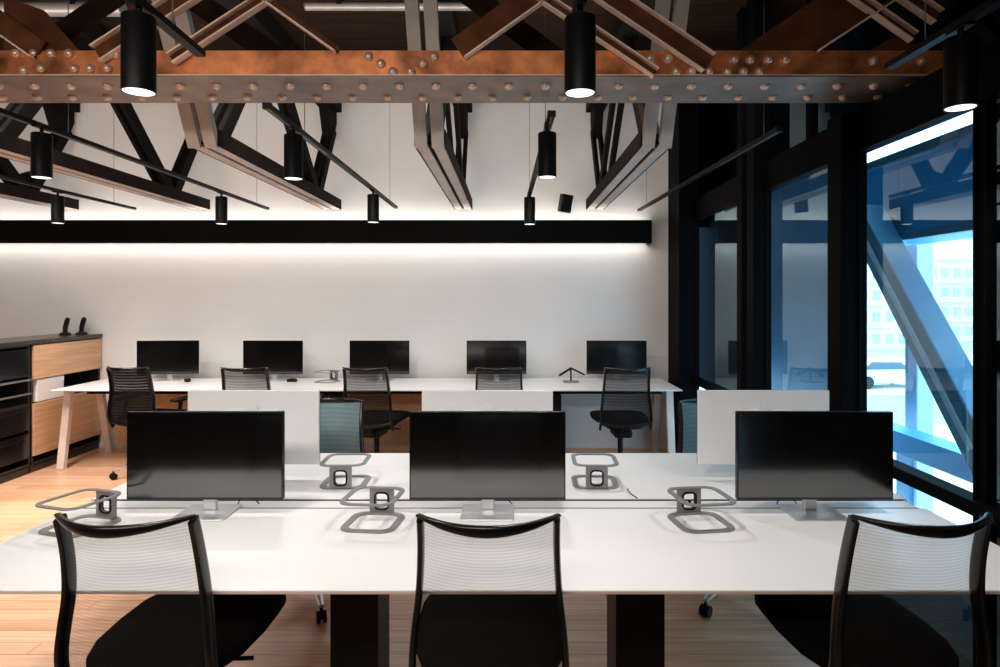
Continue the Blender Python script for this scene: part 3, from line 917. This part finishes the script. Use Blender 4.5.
def make_chair(mesh_m, armrests=False, star=0.35):
    t = thing('office_chair', (0, 0, 0), '', 'office chair')
    # seat cushion
    b = MB()
    prof = [(-0.19, 0.150), (-0.17, 0.195), (-0.08, 0.228), (0.05, 0.240), (0.17, 0.238), (0.26, 0.225), (0.295, 0.19)]
    rings = []
    path = [(0, y, 0.497 - (0.010 if y > 0.2 else 0)) for y, _ in prof]
    sec = [(w, 0.032 if 0 < i < len(prof) - 1 else 0.018) for i, (_, w) in enumerate(prof)]
    b.sweep(path, sec, ref=(0, 0, 1), n=28, power=4.5)
    b.build('seat', M['seat'], t, smooth=True)
    MB().sweep([(0, -0.15, 0.440), (0, 0, 0.443), (0, 0.18, 0.445)], [(0.13, 0.016), (0.17, 0.018), (0.16, 0.014)], n=20, power=4).build('seat_pan', M['black'], t, smooth=True)
    MB().box((0, -0.03, 0.385), (0.15, 0.24, 0.07)).build('tilt_mechanism', M['black'], t, bevel=0.015)
    MB().cyl((0.07, 0.03, 0.40), (0.20, 0.05, 0.395), 0.007, n=10).build('lever', M['black'], t)
    MB().lathe([(0.022, 0.10), (0.024, 0.36)], n=18).build('gas_column', M['black'], t, smooth=True)
    # back: side rails, top rail, lower bow, mesh
    fr = None
    for s in (-1, 1):
        p = smooth_path([(s * half_w(z), y, z) for z, y in PROF], 4)
        n = len(p)
        sec = [(0.020 + 0.005 * math.sin(PI * i / n), 0.0095) for i in range(n)]
        MB().sweep(p, sec, ref=(1, 0, 0), n=14, power=3).build('side_rail', M['chair_frame'], t, smooth=True)
    zt = 0.962
    top = []
    sec = []
    for i in range(25):
        u = -1 + 2 * i / 24
        top.append((u * (half_w(zt) + 0.006), prof_y(zt) - bulge(zt) * (1 - u * u), zt + 0.004 - 0.012 * (1 - u * u)))
        sec.append((0.009, 0.004 + 0.012 * (1 - abs(u) ** 1.8)))
    MB().sweep(top, sec, ref=(0, 0, 1), n=14, power=2.6).build('top_rail', M['chair_frame'], t, smooth=True)
    low = []
    zl = 0.50
    for i in range(17):
        u = -1 + 2 * i / 16
        low.append((u * half_w(zl), prof_y(zl) - 0.02 * (1 - u * u), zl - 0.03 * (1 - u * u)))
    MB().sweep(low, (0.012, 0.016), ref=(0, 0, 1), n=12, power=2.6).build('lower_bow', M['chair_frame'], t, smooth=True)
    b = MB()
    nx, nz = 16, 16
    grid = []
    for j in range(nz + 1):
        row = []
        for i in range(nx + 1):
            u = -1 + 2 * i / nx
            z1 = zt - 0.008 * (1 - u * u)
            z0 = zl - 0.03 * (1 - u * u)
            z = z0 + (z1 - z0) * j / nz
            zz = max(0.44, min(0.97, z))
            row.append(b.bm.verts.new((u * half_w(zz), prof_y(zz) - bulge(zz) * (1 - u * u), z)))
        grid.append(row)
    for j in range(nz):
        for i in range(nx):
            b.bm.faces.new((grid[j][i], grid[j][i + 1], grid[j + 1][i + 1], grid[j + 1][i]))
    b.build('back_mesh', mesh_m, t, smooth=True)
    MB().sweep(smooth_path([(0, -0.05, 0.385), (0, -0.16, 0.385), (0, -0.225, 0.42), (0, -0.24, 0.475)], 4), (0.045, 0.012), ref=(0, 0.7, 0.7), n=12, power=3).build('back_bracket', M['black'], t, smooth=True)
    if armrests:
        for s in (-1, 1):
            ar = MB().box((s * 0.27, 0.03, 0.655), (0.07, 0.23, 0.024), (0, 0.12 * s, 0)).build('armrest', M['black'], t, bevel=0.01)
            MB().sweep(smooth_path([(s * 0.27, 0.02, 0.645), (s * 0.27, 0.0, 0.54), (s * 0.25, 0, 0.44), (s * 0.14, 0, 0.415)], 4), (0.014, 0.02), ref=(0, 1, 0), n=10).build('arm_post', M['black'], ar, smooth=True)
    # five star base
    MB().lathe([(0.04, 0.07), (0.045, 0.125), (0.03, 0.14)], n=18).build('hub', M['silver'], t, smooth=True)
    for k in range(5):
        a = 2 * PI * k / 5 + star
        dx, dy = math.cos(a), math.sin(a)
        MB().sweep([(dx * 0.03, dy * 0.03, 0.105), (dx * 0.17, dy * 0.17, 0.095), (dx * 0.305, dy * 0.305, 0.078)], [(0.024, 0.016), (0.019, 0.014), (0.014, 0.010)], n=12, power=3).build('spoke', M['silver'], t, smooth=True)
        px, py = -dy, dx
        ca = MB()
        for q in (-0.014, 0.014):
            ca.cyl((dx * 0.30 + px * (q - 0.009), dy * 0.30 + py * (q - 0.009), 0.028), (dx * 0.30 + px * (q + 0.009), dy * 0.30 + py * (q + 0.009), 0.028), 0.028, n=18)
        ca.cyl((dx * 0.30 - px * 0.02, dy * 0.30 - py * 0.02, 0.028), (dx * 0.30 + px * 0.02, dy * 0.30 + py * 0.02, 0.028), 0.012, n=12)
        c_ = ca.build('caster', M['black'], t, smooth=True)
        MB().cyl((dx * 0.30, dy * 0.30, 0.028), (dx * 0.30, dy * 0.30, 0.074), 0.008, n=10).build('caster_stem', M['black'], c_)
    return t

ch = make_chair(M['mesh'])
fc = [(-1.025, 2.012, -2, 'mesh-backed office chair at bottom left'),
      (-0.058, 2.012, 0, 'mesh-backed office chair at bottom centre, square to the desk'),
      (1.098, 2.012, 2, 'mesh-backed office chair at bottom right by the window')]
for i, (x, y, a, lb) in enumerate(fc):
    place(ch, i == 0, (x, y, 0), math.radians(a), lb, 'front desk chairs')
ct = make_chair(M['mesh_daylit'], star=0.724)
place(ct, True, (-1.02, 3.33, 0), PI, 'grey office chair tinted by daylight, facing the camera beyond the front desk', 'far side chairs')
place(ct, False, (1.16, 3.33, 0), PI + 0.08, 'office chair behind the white-backed monitor nearest the window', 'far side chairs')
cb = make_chair(M['mesh_dark'])
bc = [(-2.215, 5.62, 0, 'dark mesh chair at the back desk before the second monitor'),
      (-1.165, 5.60, -8, 'dark mesh chair at the back desk before the middle monitor'),
      (-0.092, 5.62, 0, 'dark mesh chair at the back desk before the fourth monitor'),
      (0.965, 5.60, 2, 'dark mesh chair at the back desk nearest the glazed wall')]
for i, (x, y, a, lb) in enumerate(bc):
    place(cb, i == 0, (x, y, 0), math.radians(a), lb, 'back desk chairs')
ca_ = make_chair(M['mesh_black'], True)
place(ca_, True, (-3.165, 5.66, 0), math.radians(-10), 'dark office chair with armrests beside the cabinet at the desk end', 'back desk chairs')

# ------------------------------------------------------------------ cabinets on the left
CX = -4.2
def cab_unit(name, y0, y1, label):
    t = thing(name, (CX - 0.235, (y0 + y1) / 2, 0), label, 'cabinet', 'storage cabinets')
    d = (y1 - y0) / 2
    w = 0.235
    b = MB()
    b.quad_box((-w, -d, 0.06), (-w + 0.02, d, 1.14))
    b.quad_box((-w, -d, 0.06), (w - 0.02, -d + 0.02, 1.14))
    b.quad_box((-w, d - 0.02, 0.06), (w - 0.02, d, 1.14))
    for z in (0.08, 0.61, 0.83, 1.13):
        b.quad_box((-w, -d, z - 0.01), (w - 0.021, d, z + 0.01))
    b.build('carcass', M['cab'], t)
    MB().quad_box((-w, -d, 0), (w - 0.03, d, 0.06)).build('plinth', M['cab'], t)
    return t, d, w
t, dd, w = cab_unit('oak_cabinet', 5.64, 6.585, 'low cabinet with pale oak doors and an open niche against the back wall')
MB().quad_box((w - 0.02, -dd + 0.01, 0.825), (w, dd - 0.004, 1.125)).build('upper_door', M['oak'], t, bevel=0.002)
MB().quad_box((w - 0.02, -dd + 0.01, 0.15), (w, dd - 0.004, 0.612)).build('lower_door', M['oak'], t, bevel=0.002)
t, dd, w = cab_unit('black_cabinet', 4.30, 5.625, 'low black cabinet with glossy doors at the left photo edge')
for y0, y1 in ((-dd + 0.01, -0.01), (0.01, dd - 0.03)):
    dr = MB().quad_box((w - 0.02, y0, 0.86), (w, y1, 1.10)).build('upper_door', M['black_gloss'], t, bevel=0.002)
    for z0, z1 in ((0.15, 0.36), (0.39, 0.60)):
        dr = MB().quad_box((w - 0.02, y0, z0), (w, y1, z1)).build('drawer', M['black_gloss'], t, bevel=0.002)
        MB().quad_box((w, y0 + 0.08, z1 - 0.05), (w + 0.02, y1 - 0.08, z1 - 0.035)).build('handle', M['black'], dr)
MB().quad_box((w - 0.025, -dd, 0.822), (w + 0.004, dd, 0.836)).build('shelf_edge', M['pipe'], t)
MB().quad_box((w - 0.025, -dd, 0.70), (w - 0.0, dd, 0.712)).build('shelf', M['pipe'], t)
tag(MB().quad_box((CX - 0.47, 4.30, 1.14), (CX + 0.008, 6.59, 1.175)).build('cabinet_worktop', M['cab_top'], bevel=0.003),
    'dark worktop running along the cabinets at the left', 'worktop')
t = thing('document_box', (CX - 0.12, 5.87, 0.62), 'white card box in the niche of the oak cabinet', 'box')
MB().quad_box((-0.11, -0.17, 0), (0.11, 0.17, 0.18)).build('body', M['paper'], t, bevel=0.003)
MB().quad_box((-0.112, -0.172, 0.15), (0.112, 0.172, 0.196)).build('lid', M['paper'], t, bevel=0.003)

ph = thing('cordless_phone', (0, 0, 1.175), '', 'phone')
MB().sweep([(0, 0, 0.0), (0, 0, 0.012), (0, 0, 0.03)], [(0.045, 0.05), (0.045, 0.05), (0.028, 0.03)], ref=(0, 1, 0), n=16, power=3.5).build('charging_cradle', M['black'], ph, smooth=True)
MB().sweep([(0, 0.0, 0.022), (0.004, 0.0, 0.08), (0.022, 0, 0.15), (0.03, 0, 0.172)], [(0.021, 0.013), (0.024, 0.014), (0.024, 0.013), (0.017, 0.01)], ref=(0, 1, 0), n=14, power=3).build('handset', M['black_gloss'], ph, smooth=True)
ph.scale = (1.0, 1.0, 1.0)
for i, (px, Y, lb) in enumerate(((65, 6.36, 'left of the two black cordless phones standing on the cabinet worktop'), (81.5, 6.46, 'right of the two black cordless phones on the cabinet worktop, nearer the wall'))):
    place(ph, i == 0, ((px - 510) / F * Y, Y, 1.175), 0.1, lb, 'cordless phones')
